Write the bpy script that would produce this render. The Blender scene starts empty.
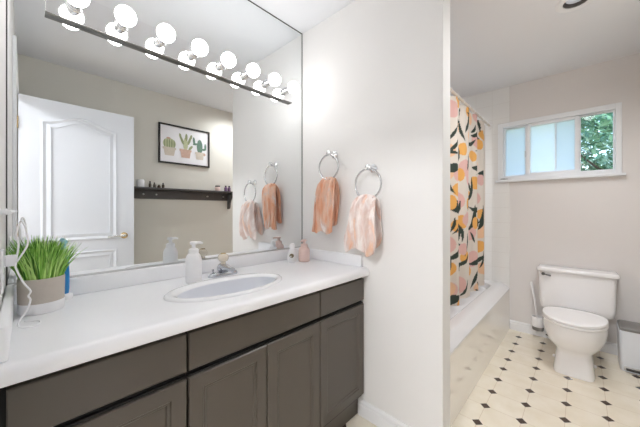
import bpy, bmesh, math, random
from mathutils import Vector, Matrix, noise

R = math.radians
C = bpy.context.scene.collection
scene = bpy.context.scene
random.seed(7)

# ------------------------------------------------------------------ camera, world, light, exposure
cam_data = bpy.data.cameras.new('camera')
cam_data.sensor_fit = 'HORIZONTAL'
cam_data.sensor_width = 36.0
cam_data.lens = 277.37 / 640 * 36.0
cam_data.shift_y = -(213.5 - 210.17) / 640
cam_data.clip_start = 0.01
cam = bpy.data.objects.new('camera', cam_data)
C.objects.link(cam)
cam.location = (0, 0, 1.2)
cam.rotation_euler = (R(90), 0, R(43.212 - 90))
scene.camera = cam

world = bpy.data.worlds.new('sky')
scene.world = world
world.use_nodes = True
wn = world.node_tree
wn.nodes.clear()
sky = wn.nodes.new('ShaderNodeTexSky')
sky.sky_type = 'NISHITA'
sky.sun_disc = False
sky.sun_elevation = R(38)
sky.sun_rotation = R(200)
bg = wn.nodes.new('ShaderNodeBackground')
bg.inputs['Strength'].default_value = 0.55
wo = wn.nodes.new('ShaderNodeOutputWorld')
wn.links.new(sky.outputs[0], bg.inputs['Color'])
wn.links.new(bg.outputs[0], wo.inputs['Surface'])

BULB_STRENGTH = 7.2
CAN_POWER = 14.0
NEAR_FILL_POWER = 16.0
TUB_FILL_POWER = 15.0
HALL_FILL_POWER = 95.0
scene.view_settings.view_transform = 'Standard'
scene.view_settings.look = 'None'
scene.view_settings.gamma = 1.0
scene.view_settings.use_curve_mapping = False
scene.view_settings.exposure = 1.06
scene.cycles.max_bounces = 14
scene.cycles.diffuse_bounces = 8
scene.cycles.glossy_bounces = 8
scene.cycles.sample_clamp_indirect = 8.0

# ------------------------------------------------------------------ helpers
def srgb(r, g, b):
    def f(c):
        c /= 255.0
        return c / 12.92 if c <= 0.04045 else ((c + 0.055) / 1.055) ** 2.4
    return (f(r), f(g), f(b), 1.0)

def mat(name, col, rough=0.5, metal=0.0, spec=None, emit=None, estr=0.0, bump=None, vary=0.0, vscale=6.0, coat=0.0):
    m = bpy.data.materials.new(name)
    m.use_nodes = True
    nt = m.node_tree
    p = nt.nodes['Principled BSDF']
    p.inputs['Base Color'].default_value = col
    p.inputs['Roughness'].default_value = rough
    p.inputs['Metallic'].default_value = metal
    if spec is not None:
        p.inputs['Specular IOR Level'].default_value = spec
    if coat:
        p.inputs['Coat Weight'].default_value = coat
        p.inputs['Coat Roughness'].default_value = 0.08
    if emit:
        p.inputs['Emission Color'].default_value = emit
        p.inputs['Emission Strength'].default_value = estr
    if bump or vary:
        tc = nt.nodes.new('ShaderNodeTexCoord')
    if vary:
        nz = nt.nodes.new('ShaderNodeTexNoise')
        nz.inputs['Scale'].default_value = vscale
        nz.inputs['Detail'].default_value = 4
        nt.links.new(tc.outputs['Object'], nz.inputs['Vector'])
        mr = nt.nodes.new('ShaderNodeMapRange')
        mr.inputs['To Min'].default_value = 1 - vary
        mr.inputs['To Max'].default_value = 1 + vary
        nt.links.new(nz.outputs['Fac'], mr.inputs['Value'])
        mx = nt.nodes.new('ShaderNodeVectorMath')
        mx.operation = 'SCALE'
        mx.inputs[0].default_value = col[:3]
        nt.links.new(mr.outputs[0], mx.inputs['Scale'])
        nt.links.new(mx.outputs[0], p.inputs['Base Color'])
    if bump:
        scale, strength = bump
        nb = nt.nodes.new('ShaderNodeTexNoise')
        nb.inputs['Scale'].default_value = scale
        nb.inputs['Detail'].default_value = 3
        nt.links.new(tc.outputs['Object'], nb.inputs['Vector'])
        bp = nt.nodes.new('ShaderNodeBump')
        bp.inputs['Strength'].default_value = strength
        bp.inputs['Distance'].default_value = 0.002
        nt.links.new(nb.outputs['Fac'], bp.inputs['Height'])
        nt.links.new(bp.outputs[0], p.inputs['Normal'])
    return m

def attr_mat(name, attr, rough=0.9, bump=None):
    m = mat(name, (1, 1, 1, 1), rough, spec=0.2, bump=bump)
    nt = m.node_tree
    a = nt.nodes.new('ShaderNodeAttribute')
    a.attribute_name = attr
    nt.links.new(a.outputs['Color'], nt.nodes['Principled BSDF'].inputs['Base Color'])
    return m

class MB:
    """collects shapes in world coordinates; build() links them as one mesh object"""
    def __init__(self):
        self.bm = bmesh.new()
    def box(self, x0, x1, y0, y1, z0, z1, bevel=0.0, seg=2, mi=0):
        m = Matrix.Translation(((x0 + x1) / 2, (y0 + y1) / 2, (z0 + z1) / 2)) @ Matrix.Diagonal((abs(x1 - x0), abs(y1 - y0), abs(z1 - z0), 1))
        r = bmesh.ops.create_cube(self.bm, size=1.0, matrix=m)
        vs = r['verts']
        fs = set(f for v in vs for f in v.link_faces)
        for f in fs:
            f.material_index = mi
        if bevel:
            es = list(set(e for v in vs for e in v.link_edges))
            bmesh.ops.bevel(self.bm, geom=es, offset=bevel, segments=seg, affect='EDGES', profile=0.5)
        return self
    def loft(self, loops, cap0=True, cap1=True, closed=True, mi=0):
        rows = [[self.bm.verts.new(p) for p in l] for l in loops]
        n = len(rows[0])
        for a, b in zip(rows, rows[1:]):
            for i in range(n if closed else n - 1):
                j = (i + 1) % n
                try:
                    f = self.bm.faces.new((a[i], a[j], b[j], b[i]))
                    f.material_index = mi
                except ValueError:
                    pass
        if cap0:
            f = self.bm.faces.new(rows[0][::-1]); f.material_index = mi
        if cap1:
            f = self.bm.faces.new(rows[-1]); f.material_index = mi
        return self
    def lathe(self, prof, c, seg=32, axis='Z', mi=0, sx=1.0, sy=1.0, cap0=True, cap1=True):
        loops = []
        for r, h in prof:
            l = []
            for k in range(seg):
                a = 2 * math.pi * k / seg
                u, v = r * math.cos(a) * sx, r * math.sin(a) * sy
                if axis == 'Z': p = (c[0] + u, c[1] + v, c[2] + h)
                elif axis == 'Y': p = (c[0] + u, c[1] + h, c[2] + v)
                else: p = (c[0] + h, c[1] + u, c[2] + v)
                l.append(p)
            loops.append(l)
        return self.loft(loops, cap0, cap1, mi=mi)
    def tube(self, pts, r, seg=10, closed=False, mi=0, rads=None):
        pts = [Vector(p) for p in pts]
        n = len(pts)
        loops = []
        up = Vector((0, 0, 1))
        prev = None
        for i, p in enumerate(pts):
            if closed:
                t = pts[(i + 1) % n] - pts[i - 1]
            else:
                t = pts[min(i + 1, n - 1)] - pts[max(i - 1, 0)]
            t.normalize()
            if prev is None:
                ref = up if abs(t.z) < 0.95 else Vector((1, 0, 0))
                a = t.cross(ref).normalized()
            else:
                a = prev - t * prev.dot(t)
                a.normalize()
            prev = a
            b = t.cross(a)
            rr = rads[i] if rads else r
            loops.append([p + a * rr * math.cos(2 * math.pi * k / seg) + b * rr * math.sin(2 * math.pi * k / seg) for k in range(seg)])
        if closed:
            loops.append(loops[0])
            rows = [[self.bm.verts.new(p) for p in l] for l in loops[:-1]]
            rows.append(rows[0])
            for a, b in zip(rows, rows[1:]):
                for i in range(seg):
                    j = (i + 1) % seg
                    self.bm.faces.new((a[i], a[j], b[j], b[i])).material_index = mi
            return self
        return self.loft(loops, mi=mi)
    def sphere(self, c, r, sx=1, sy=1, sz=1, u=24, v=14, mi=0):
        m = Matrix.Translation(c) @ Matrix.Diagonal((r * sx, r * sy, r * sz, 1))
        g = bmesh.ops.create_uvsphere(self.bm, u_segments=u, v_segments=v, radius=1.0, matrix=m)
        for f in set(f for w in g['verts'] for f in w.link_faces):
            f.material_index = mi
        return self
    def poly(self, pts, mi=0):
        f = self.bm.faces.new([self.bm.verts.new(p) for p in pts])
        f.material_index = mi
        return self
    def prism(self, pts, off, mi=0):
        off = Vector(off)
        a = [Vector(p) for p in pts]
        return self.loft([a, [p + off for p in a]], mi=mi)
    def build(self, name, mats, parent=None, smooth=None):
        bmesh.ops.recalc_face_normals(self.bm, faces=self.bm.faces)
        me = bpy.data.meshes.new(name)
        o = bpy.data.objects.new(name, me)
        C.objects.link(o)
        if parent is not None:
            off = ORIGIN.get(parent.name, Vector((0, 0, 0)))
            bmesh.ops.translate(self.bm, verts=self.bm.verts, vec=-off)
            o.parent = parent
            ORIGIN[o.name] = off
        self.bm.to_mesh(me)
        self.bm.free()
        for m in (mats if isinstance(mats, (list, tuple)) else [mats]):
            me.materials.append(m)
        if smooth is not None:
            for p in me.polygons:
                p.use_smooth = True
            me.set_sharp_from_angle(angle=R(smooth))
        return o

ORIGIN = {}

def thing(name, label, cat, loc=(0, 0, 0), group=None):
    o = bpy.data.objects.new(name, None)
    C.objects.link(o)
    o.location = loc
    o.empty_display_size = 0.05
    ORIGIN[o.name] = Vector(loc)
    return tag(o, label, cat, group)

def tag(o, label, cat, group=None):
    o['label'] = label
    o['category'] = cat
    if group:
        o['group'] = group
    return o

def struct(o):
    o['kind'] = 'structure'
    return o

def plate_with_hole(mb, x0, x1, y0, y1, cx, cy, a, b, z0, z1, n=72, mi=0):
    """horizontal slab with an elliptic hole"""
    angs = [2 * math.pi * k / n for k in range(n)]
    for X, Y in ((x0, y0), (x1, y0), (x1, y1), (x0, y1)):
        angs.append(math.atan2(Y - cy, X - cx) % (2 * math.pi))
    angs = sorted(set(round(t, 6) for t in angs))
    ell, rec = [], []
    for t in angs:
        c, s = math.cos(t), math.sin(t)
        k = 1 / math.sqrt((c / a) ** 2 + (s / b) ** 2)
        ell.append((cx + c * k, cy + s * k))
        ks = []
        if c > 1e-9: ks.append((x1 - cx) / c)
        if c < -1e-9: ks.append((x0 - cx) / c)
        if s > 1e-9: ks.append((y1 - cy) / s)
        if s < -1e-9: ks.append((y0 - cy) / s)
        k = min(ks)
        rec.append((cx + c * k, cy + s * k))
    P = lambda l, z: [(x, y, z) for x, y in l]
    mb.loft([P(ell, z0), P(rec, z0), P(rec, z1), P(ell, z1), P(ell, z0)], cap0=False, cap1=False, mi=mi)
    bmesh.ops.remove_doubles(mb.bm, verts=mb.bm.verts, dist=1e-6)

# ------------------------------------------------------------------ room numbers (metres)
XL, XP, XP2, XF = -0.045, 1.354, 1.46, 3.365      # left wall, partition faces, far wall
YM, YB = 1.451, -0.40                             # mirror wall, back wall
YT = 0.522                                        # front of the bathtub
YE = 0.475                                        # end of the partition
H = 2.457
ZC = 0.868                                        # counter top

# ------------------------------------------------------------------ materials
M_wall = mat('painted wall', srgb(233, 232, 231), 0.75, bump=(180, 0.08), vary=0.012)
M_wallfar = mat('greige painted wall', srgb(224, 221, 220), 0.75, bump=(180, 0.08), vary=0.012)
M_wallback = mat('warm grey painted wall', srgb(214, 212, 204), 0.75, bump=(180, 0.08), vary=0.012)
M_ceil = mat('ceiling paint', srgb(230, 232, 236), 0.85, bump=(140, 0.1))
M_trim = mat('white trim paint', srgb(236, 237, 239), 0.35)
M_door = mat('white door paint', srgb(232, 236, 243), 0.4)
M_chrome = mat('chrome', (0.82, 0.83, 0.84, 1), 0.08, 1.0)
M_steel = mat('brushed steel', (0.6, 0.6, 0.6, 1), 0.3, 1.0)
M_brass = mat('brass', (0.62, 0.46, 0.24, 1), 0.25, 1.0)
M_mirror = mat('mirror silver', (0.86, 0.88, 0.885, 1), 0.0, 1.0)
M_darktrim = mat('dark metal edge', srgb(92, 92, 90), 0.4, 0.6)
M_counter = mat('white laminate', srgb(243, 244, 247), 0.28, vary=0.01, vscale=20)
M_cab = mat('taupe cabinet paint', srgb(86, 79, 71), 0.3, vary=0.04, vscale=3)
M_gap = mat('cabinet interior shadow gap', srgb(26, 24, 23), 0.7)
M_sink = mat('porcelain white', srgb(238, 239, 241), 0.12)
M_basin = mat('blue grey porcelain', srgb(226, 229, 236), 0.15)
M_white = mat('white plastic', srgb(240, 240, 242), 0.3)
M_porc = mat('toilet porcelain', srgb(238, 238, 240), 0.1)
M_tub = mat('bathtub acrylic', srgb(232, 233, 236), 0.2)
M_apron = mat('glossy cream panel', srgb(246, 243, 238), 0.0)
M_apron.node_tree.nodes['Principled BSDF'].inputs['IOR'].default_value = 4.0
M_frame = mat('black frame', srgb(38, 37, 37), 0.4)
M_shelf = mat('charcoal stained wood', srgb(80, 78, 77), 0.45, vary=0.1, vscale=8)
M_pink = mat('pink ceramic', srgb(228, 202, 195), 0.35)
M_grey = mat('grey plastic', srgb(128, 126, 124), 0.4)
M_dark = mat('dark plastic', srgb(45, 42, 40), 0.4)
M_blue = mat('blue plastic', srgb(20, 128, 196), 0.3)
M_aqua = mat('pale aqua plastic', srgb(160, 214, 222), 0.3)
M_concrete = mat('grey cement', srgb(192, 184, 175), 0.8, vary=0.05, vscale=40, bump=(200, 0.2))
M_soil = mat('dark moss', srgb(36, 52, 28), 0.95)
M_vinyl = mat('white upvc', srgb(233, 236, 240), 0.35)
M_purple = mat('purple glass', srgb(120, 92, 128), 0.3)
M_bulb = mat('lit bulb glass', (1, 1, 1, 1), 0.3, emit=(1.0, 0.985, 0.97, 1), estr=BULB_STRENGTH)

def floor_material():
    m = mat('octagon and dot vinyl', srgb(226, 215, 194), 0.22)
    nt = m.node_tree
    p = nt.nodes['Principled BSDF']
    geo = nt.nodes.new('ShaderNodeNewGeometry')
    sep = nt.nodes.new('ShaderNodeSeparateXYZ')
    nt.links.new(geo.outputs['Position'], sep.inputs[0])
    def math_(op, a, b=None):
        n = nt.nodes.new('ShaderNodeMath')
        n.operation = op
        for i, v in enumerate((a, b)):
            if v is None: continue
            if isinstance(v, (int, float)): n.inputs[i].default_value = v
            else: nt.links.new(v, n.inputs[i])
        return n.outputs[0]
    def lat(out, o):
        t = math_('DIVIDE', math_('SUBTRACT', out, o), 0.1805)
        return math_('ABSOLUTE', math_('SUBTRACT', t, math_('ROUND', t)))
    fu, fv = lat(sep.outputs['X'], 3.199), lat(sep.outputs['Y'], 0.426)
    dot = math_('LESS_THAN', math_('ADD', fu, fv), 0.155)
    line = math_('LESS_THAN', math_('MINIMUM', fu, fv), 0.0085)
    nz = nt.nodes.new('ShaderNodeTexNoise')
    nz.inputs['Scale'].default_value = 9
    nz.inputs['Detail'].default_value = 5
    nt.links.new(geo.outputs['Position'], nz.inputs['Vector'])
    ramp = nt.nodes.new('ShaderNodeValToRGB')
    ramp.color_ramp.elements[0].position = 0.3
    ramp.color_ramp.elements[0].color = srgb(231, 222, 203)
    ramp.color_ramp.elements[1].position = 0.7
    ramp.color_ramp.elements[1].color = srgb(242, 235, 221)
    nt.links.new(nz.outputs['Fac'], ramp.inputs[0])
    def mix(fac, a, col):
        n = nt.nodes.new('ShaderNodeMix')
        n.data_type = 'RGBA'
        nt.links.new(fac, n.inputs[0])
        nt.links.new(a, n.inputs[6])
        n.inputs[7].default_value = col
        return n.outputs[2]
    c = mix(math_('MULTIPLY', line, 0.75), ramp.outputs[0], srgb(206, 190, 168))
    c = mix(dot, c, srgb(72, 58, 50))
    nt.links.new(c, p.inputs['Base Color'])
    return m

def tile_material():
    m = mat('white square wall tile', srgb(234, 234, 233), 0.15)
    nt = m.node_tree
    p = nt.nodes['Principled BSDF']
    geo = nt.nodes.new('ShaderNodeNewGeometry')
    sep = nt.nodes.new('ShaderNodeSeparateXYZ')
    nt.links.new(geo.outputs['Position'], sep.inputs[0])
    outs = []
    for ax, o in (('X', XF), ('Y', YT), ('Z', 0.46)):
        a = nt.nodes.new('ShaderNodeMath'); a.operation = 'SUBTRACT'; a.inputs[1].default_value = o - 0.0765
        b = nt.nodes.new('ShaderNodeMath'); b.operation = 'DIVIDE'; b.inputs[1].default_value = 0.153
        r = nt.nodes.new('ShaderNodeMath'); r.operation = 'FLOOR'
        s = nt.nodes.new('ShaderNodeMath'); s.operation = 'SUBTRACT'
        h = nt.nodes.new('ShaderNodeMath'); h.operation = 'SUBTRACT'; h.inputs[1].default_value = 0.5
        t = nt.nodes.new('ShaderNodeMath'); t.operation = 'ABSOLUTE'
        nt.links.new(sep.outputs[ax], a.inputs[0]); nt.links.new(a.outputs[0], b.inputs[0]); nt.links.new(b.outputs[0], r.inputs[0])
        nt.links.new(b.outputs[0], s.inputs[0]); nt.links.new(r.outputs[0], s.inputs[1])
        nt.links.new(s.outputs[0], h.inputs[0]); nt.links.new(h.outputs[0], t.inputs[0])
        l = nt.nodes.new('ShaderNodeMath'); l.operation = 'LESS_THAN'; l.inputs[1].default_value = 0.012
        nt.links.new(t.outputs[0], l.inputs[0])
        outs.append(l.outputs[0])
    # the axis across the face normal would flood a face: weigh each line by how far the face lies along that axis
    nrm = nt.nodes.new('ShaderNodeSeparateXYZ')
    nt.links.new(geo.outputs['Normal'], nrm.inputs[0])
    tot = None
    for ax, l in zip('XYZ', outs):
        ab = nt.nodes.new('ShaderNodeMath'); ab.operation = 'ABSOLUTE'
        nt.links.new(nrm.outputs[ax], ab.inputs[0])
        lt = nt.nodes.new('ShaderNodeMath'); lt.operation = 'LESS_THAN'; lt.inputs[1].default_value = 0.5
        nt.links.new(ab.outputs[0], lt.inputs[0])
        mu = nt.nodes.new('ShaderNodeMath'); mu.operation = 'MULTIPLY'
        nt.links.new(lt.outputs[0], mu.inputs[0]); nt.links.new(l, mu.inputs[1])
        if tot is None: tot = mu.outputs[0]
        else:
            mxn = nt.nodes.new('ShaderNodeMath'); mxn.operation = 'MAXIMUM'
            nt.links.new(tot, mxn.inputs[0]); nt.links.new(mu.outputs[0], mxn.inputs[1])
            tot = mxn.outputs[0]
    n = nt.nodes.new('ShaderNodeMix'); n.data_type = 'RGBA'
    nt.links.new(tot, n.inputs[0])
    n.inputs[6].default_value = srgb(234, 234, 233)
    n.inputs[7].default_value = srgb(226, 225, 223)
    nt.links.new(n.outputs[2], p.inputs['Base Color'])
    return m

def frosted_material(name, col):
    m = bpy.data.materials.new(name)
    m.use_nodes = True
    nt = m.node_tree
    nt.nodes.clear()
    o = nt.nodes.new('ShaderNodeOutputMaterial')
    tr = nt.nodes.new('ShaderNodeBsdfTranslucent'); tr.inputs['Color'].default_value = col
    df = nt.nodes.new('ShaderNodeBsdfDiffuse'); df.inputs['Color'].default_value = col
    gl = nt.nodes.new('ShaderNodeBsdfGlossy'); gl.inputs['Roughness'].default_value = 0.2
    m1 = nt.nodes.new('ShaderNodeMixShader'); m1.inputs[0].default_value = 0.25
    m2 = nt.nodes.new('ShaderNodeMixShader'); m2.inputs[0].default_value = 0.04
    nt.links.new(tr.outputs[0], m1.inputs[1]); nt.links.new(df.outputs[0], m1.inputs[2])
    nt.links.new(m1.outputs[0], m2.inputs[1]); nt.links.new(gl.outputs[0], m2.inputs[2])
    nt.links.new(m2.outputs[0], o.inputs['Surface'])
    return m

def clear_material():
    m = bpy.data.materials.new('clear window glass')
    m.use_nodes = True
    nt = m.node_tree
    nt.nodes.clear()
    o = nt.nodes.new('ShaderNodeOutputMaterial')
    tr = nt.nodes.new('ShaderNodeBsdfTransparent'); tr.inputs['Color'].default_value = (0.93, 0.96, 0.96, 1)
    gl = nt.nodes.new('ShaderNodeBsdfGlossy'); gl.inputs['Roughness'].default_value = 0.02
    fr = nt.nodes.new('ShaderNodeFresnel'); fr.inputs['IOR'].default_value = 1.45
    mx = nt.nodes.new('ShaderNodeMixShader')
    nt.links.new(fr.outputs[0], mx.inputs[0]); nt.links.new(tr.outputs[0], mx.inputs[1]); nt.links.new(gl.outputs[0], mx.inputs[2])
    nt.links.new(mx.outputs[0], o.inputs['Surface'])
    return m

M_floor = floor_material()
M_tile = tile_material()
M_frost = frosted_material('frosted glass', (0.74, 0.79, 0.80, 1))
M_frost_pale = frosted_material('pale frosted glass', (0.82, 0.86, 0.86, 1))
M_clear = clear_material()

# ------------------------------------------------------------------ structure
struct(MB().box(XL - 0.12, XF, YB, YM, -0.1, 0.0).build('floor', M_floor))
b = MB()
RLX, RLY = 2.27, 0.02
RTX, RTY = 2.40, 1.00
RNX, RNY = 1.77, -0.08
plate_with_hole(b, XL - 0.12, 2.02, YB - 0.1, 0.5, RNX, RNY, 0.078, 0.078, H, H + 0.12)
plate_with_hole(b, 2.02, XF + 0.15, YB - 0.1, 0.5, RLX, RLY, 0.078, 0.078, H, H + 0.12)
plate_with_hole(b, XL - 0.12, XF + 0.15, 0.5, YM + 0.1, RTX, RTY, 0.078, 0.078, H, H + 0.12)
struct(b.build('ceiling', M_ceil))
struct(MB().box(XL - 0.12, XF + 0.15, YM, YM + 0.1, -0.1, H + 0.12).build('wall_front', M_wall))
struct(MB().box(XL - 0.12, XF + 0.15, YB - 0.1, YB, -0.1, H + 0.12).build('wall_back', M_wallback))
DY0, DY1, DZ = -0.125, 0.62, 2.072
b = MB()
b.box(XL - 0.12, XL, YB, DY0, 0, H)
b.box(XL - 0.12, XL, DY1, YM, 0, H)
b.box(XL - 0.12, XL, DY0, DY1, DZ, H)
struct(b.build('wall_left', M_wall))
b = MB()
b.box(XP, XP2, YE, YM, 0, H, 0.004)
struct(b.build('wall_partition', M_wall))
# far wall with its window opening
WY0, WY1, WZ0, WZ1 = -0.248, 0.625, 1.505, 2.088
b = MB()
b.box(XF, XF + 0.15, YB, WY0, -0.1, H)
b.box(XF, XF + 0.15, WY1, YM, -0.1, H)
b.box(XF, XF + 0.15, WY0, WY1, -0.1, WZ0)
b.box(XF, XF + 0.15, WY0, WY1, WZ1, H)
struct(b.build('wall_right', M_wallfar))
b = MB()
b.box(XF - 0.008, XF, YT, WY1, 0.415, WZ0 - 0.015)
b.box(XF - 0.008, XF, YT, WY1, WZ1 + 0.003, H)
b.box(XF - 0.008, XF, WY1 + 0.018, YM - 0.008, 0.415, H)
b.box(XF - 0.008, XF, WY1, WY1 + 0.018, 0.415, WZ0 - 0.015)
b.box(XF - 0.008, XF, WY1, WY1 + 0.018, WZ1 + 0.003, H)
b.box(XF - 0.008, XF, WY1 + 0.0005, WY1 + 0.018, WZ0 - 0.015, WZ1 + 0.003)
b.box(XP2, XF, YM - 0.008, YM, 0.415, H)
b.box(XP2, XP2 + 0.008, YT + 0.03, YM - 0.008, 0.415, H)
struct(b.build('wall_tub_tile', M_tile))

def baseboard(name, x0, x1, y0, y1, nx, ny):
    """run along a wall; (nx, ny) points into the room"""
    t, h = 0.014, 0.092
    prof = [(0, 0), (t, 0), (t, h * 0.68), (t * 0.75, h * 0.74), (t * 0.8, h * 0.86), (t * 0.35, h), (0, h)]
    P = lambda x, y: [(x + nx * d, y + ny * d, z) for d, z in prof]
    return struct(MB().loft([P(x0, y0), P(x1, y1)]).build(name, M_trim))
baseboard('baseboard_partition', XP, XP, YE - 0.014, 0.955, -1, 0)
baseboard('baseboard_partition_end', XP - 0.014, XP2, YE, YE, 0, -1)
baseboard('baseboard_right', XF, XF, YB, YT, -1, 0)
baseboard('baseboard_back', 0.0, XF - 0.014, YB, YB, 0, 1)

# hallway beyond the door
b = MB()
b.box(-1.6, XL - 0.12, -1.2, 2.0, -0.1, 0.0)
struct(b.build('floor_hall', mat('hall floor', srgb(196, 176, 150), 0.5)))
struct(MB().box(-1.6, XL - 0.12, -1.2, 2.0, H, H + 0.1).build('ceiling_hall', M_ceil))
b = MB()
b.box(-1.7, -1.6, -1.2, 2.0, -0.1, H + 0.1)
b.box(-1.6, XL - 0.12, 2.0, 2.1, -0.1, H + 0.1)
b.box(-1.6, XL - 0.12, -1.3, -1.2, -0.1, H + 0.1)
b.box(XL - 0.12 - 0.001, XL - 0.12 + 0.09, -1.2, YB - 0.1, -0.1, H + 0.1)
b.box(XL - 0.12 - 0.001, XL - 0.12 + 0.09, YM + 0.1, 2.0, -0.1, H + 0.1)
struct(b.build('wall_hall', M_wall))

# door casing
b = MB()
for xa, xb in ((XL, XL + 0.015), (XL - 0.135, XL - 0.12)):
    b.box(xa, xb, DY1 - 0.005, DY1 + 0.085, 0, DZ + 0.055, 0.003)
    b.box(xa, xb, DY0 - 0.075, DY1 - 0.005, DZ - 0.005, DZ + 0.055, 0.003)
b.box(XL - 0.12, XL, DY1 - 0.012, DY1, 0, DZ)
b.box(XL - 0.12, XL, DY0, DY1 - 0.012, DZ - 0.012, DZ)
b.box(XL - 0.135, XL - 0.12, DY0 - 0.085, DY0 - 0.005, 0, DZ - 0.005, 0.003)
struct(b.build('trim_1', M_trim))

# open door, swung in against the back wall
def outline(x0, x1, z0, z1, arch):
    pts = [(x0, z0), (x1, z0), (x1, z1)]
    if arch:
        n = 20
        for k in range(1, n):
            t = k / n
            pts.append((x1 + (x0 - x1) * t, z1 + arch * (0.5 - 0.5 * math.cos(2 * math.pi * t)) ** 1.0))
    pts.append((x0, z1))
    return pts
dx0, dx1, dyf = -0.034, 0.694, -0.13
b = MB()
b.box(dx0, dx1, dyf - 0.035, dyf, 0.012, 2.062, 0.002)
door = struct(b.build('door_1', M_door))
for k, (z0, z1, arch) in enumerate(((0.95, 1.892, 0.068), (0.19, 0.855, 0.0))):
    for s, yy in ((1, dyf), (-1, dyf - 0.035)):
        b = MB()
        o = outline(0.085, 0.565, z0, z1, arch)
        i = outline(0.113, 0.537, z0 + 0.028, z1 - 0.02, arch)
        c = outline(0.14, 0.51, z0 + 0.055, z1 - 0.045, arch)
        P = lambda l, d: [(x, yy + s * d, z) for x, z in l]
        b.loft([P(o, 0.0), P(o, 0.0045), P(outline(0.094, 0.556, z0 + 0.009, z1 - 0.006, arch), 0.007), P(i, 0.0008), P(c, 0.006), P(c, -0.002)], cap0=False)
        b.build('panel', M_door, door)
b = MB()
for s, yy in ((1, dyf), (-1, dyf - 0.035)):
    b.lathe([(0.028, 0), (0.028, 0.006 * s), (0.02, 0.012 * s), (0.011, 0.014 * s), (0.011, 0.04 * s)], (0.617, yy, 0.972), 24, 'Y', mi=0)
hd = b.build('door_handle', M_brass, door, 40)
hd['label'] = 'brass door handle rosette'
b = MB()
for s, yy in ((1, dyf), (-1, dyf - 0.035)):
    y = yy + 0.036 * s
    b.tube([(0.625, y, 0.974), (0.60, y, 0.974), (0.56, y, 0.973), (0.52, y + 0.003 * s, 0.969), (0.495, y - 0.004 * s, 0.968)], 0.009, rads=[0.011, 0.011, 0.009, 0.008, 0.007])
b.build('lever', M_chrome, hd, 40)
for z in (0.25, 1.05, 1.85):
    MB().tube([(dx0 - 0.004, dyf + 0.004, z - 0.045), (dx0 - 0.004, dyf + 0.004, z + 0.045)], 0.006).build('hinge', M_brass, door, 40)

# ------------------------------------------------------------------ window
b = MB()
fx0, fx1 = XF - 0.012, XF + 0.09
def fr(y0, y1, z0, z1, xa=fx0, xb=fx1, bev=0.004):
    b.box(xa, xb, y0, y1, z0, z1, bev)
fr(WY0, WY0 + 0.036, WZ0, WZ1); fr(WY1 - 0.045, WY1, WZ0, WZ1)
fr(WY0 + 0.036, WY1 - 0.045, WZ0, WZ0 + 0.032); fr(WY0 + 0.036, WY1 - 0.045, WZ1 - 0.045, WZ1)
b.box(XF + 0.09, XF + 0.14, WY0, WY1, WZ0, WZ0 + 0.02); b.box(XF + 0.09, XF + 0.14, WY0, WY1, WZ1 - 0.03, WZ1)
win = struct(b.build('window_1', M_vinyl))
def sash(ya, yb, za, zb, w, xa, xb):
    q = MB()
    q.box(xa, xb, ya, ya + w, za, zb, 0.003); q.box(xa, xb, yb - w, yb, za, zb, 0.003)
    q.box(xa, xb, ya + w, yb - w, za, za + w, 0.003); q.box(xa, xb, ya + w, yb - w, zb - w, zb, 0.003)
    return q.build('sash', M_vinyl, win)
zi0, zi1 = WZ0 + 0.032, WZ1 - 0.045
def pane(y0, y1, z0, z1, x, m, par, label=None):
    o = MB().box(x, x + 0.005, y0, y1, z0, z1).build('pane', m, par)
    if label: o['label'] = label
    return o
s1 = sash(0.385, WY1 - 0.045, zi0, zi1, 0.016, XF + 0.03, XF + 0.06)
pane(0.40, 0.565, zi0 + 0.015, zi1 - 0.015, XF + 0.045, M_frost, s1, 'frosted left pane')
s2 = sash(0.01, 0.385, zi0, zi1, 0.028, XF + 0.005, XF + 0.04)
pane(0.172, 0.36, zi0 + 0.026, zi1 - 0.026, XF + 0.022, M_frost_pale, s2, 'paler frosted half of the middle pane')
pane(0.035, 0.166, zi0 + 0.026, zi1 - 0.026, XF + 0.022, M_frost, s2, 'bluer frosted half of the middle pane')
MB().box(XF + 0.018, XF + 0.03, 0.165, 0.173, zi0 + 0.026, zi1 - 0.026).build('glazing_bar', M_vinyl, s2)
s3 = sash(WY0 + 0.036, 0.01, zi0, zi1, 0.012, XF + 0.03, XF + 0.06)
pane(WY0 + 0.046, 0.0, zi0 + 0.01, zi1 - 0.01, XF + 0.045, M_clear, s3, 'clear right pane')
b = MB()
b.box(XF - 0.02, XF - 0.012, 0.56, 0.60, WZ0 + 0.006, WZ0 + 0.022, 0.003)
b.tube([(XF - 0.022, 0.595, WZ0 + 0.013), (XF - 0.03, 0.57, WZ0 + 0.012), (XF - 0.03, 0.535, WZ0 + 0.011)], 0.005)
b.build('window_crank', M_steel, win)
b = MB()
b.box(XF - 0.012 + 0.02, XF + 0.006, 0.392, 0.402, 1.72, 1.78, 0.002)
b.build('window_latch', M_steel, win)
struct(MB().box(XF - 0.045, XF + 0.0, WY0 - 0.02, WY1 + 0.017, WZ0 - 0.022, WZ0, 0.004).build('trim_2', M_vinyl))

# outside
M_ground = mat('lawn', srgb(96, 120, 70), 0.95, vary=0.2)
struct(MB().box(XF + 0.15, 14, -8, 8, -0.3, -0.2).build('ground', M_ground))

def leaf_material():
    return attr_mat('tree leaf', 'leafcol', 0.6)
M_leaf = leaf_material()
M_bark = mat('bark', srgb(74, 62, 52), 0.9, bump=(40, 0.5), vary=0.2)

def add_color_attr(o, name, fn):
    """fn(face) -> colour per face, stored per corner"""
    me = o.data
    ca = me.color_attributes.new(name, 'FLOAT_COLOR', 'CORNER')
    for p in me.polygons:
        c = fn(p.index)
        for li in p.loop_indices:
            ca.data[li].color = c

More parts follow.
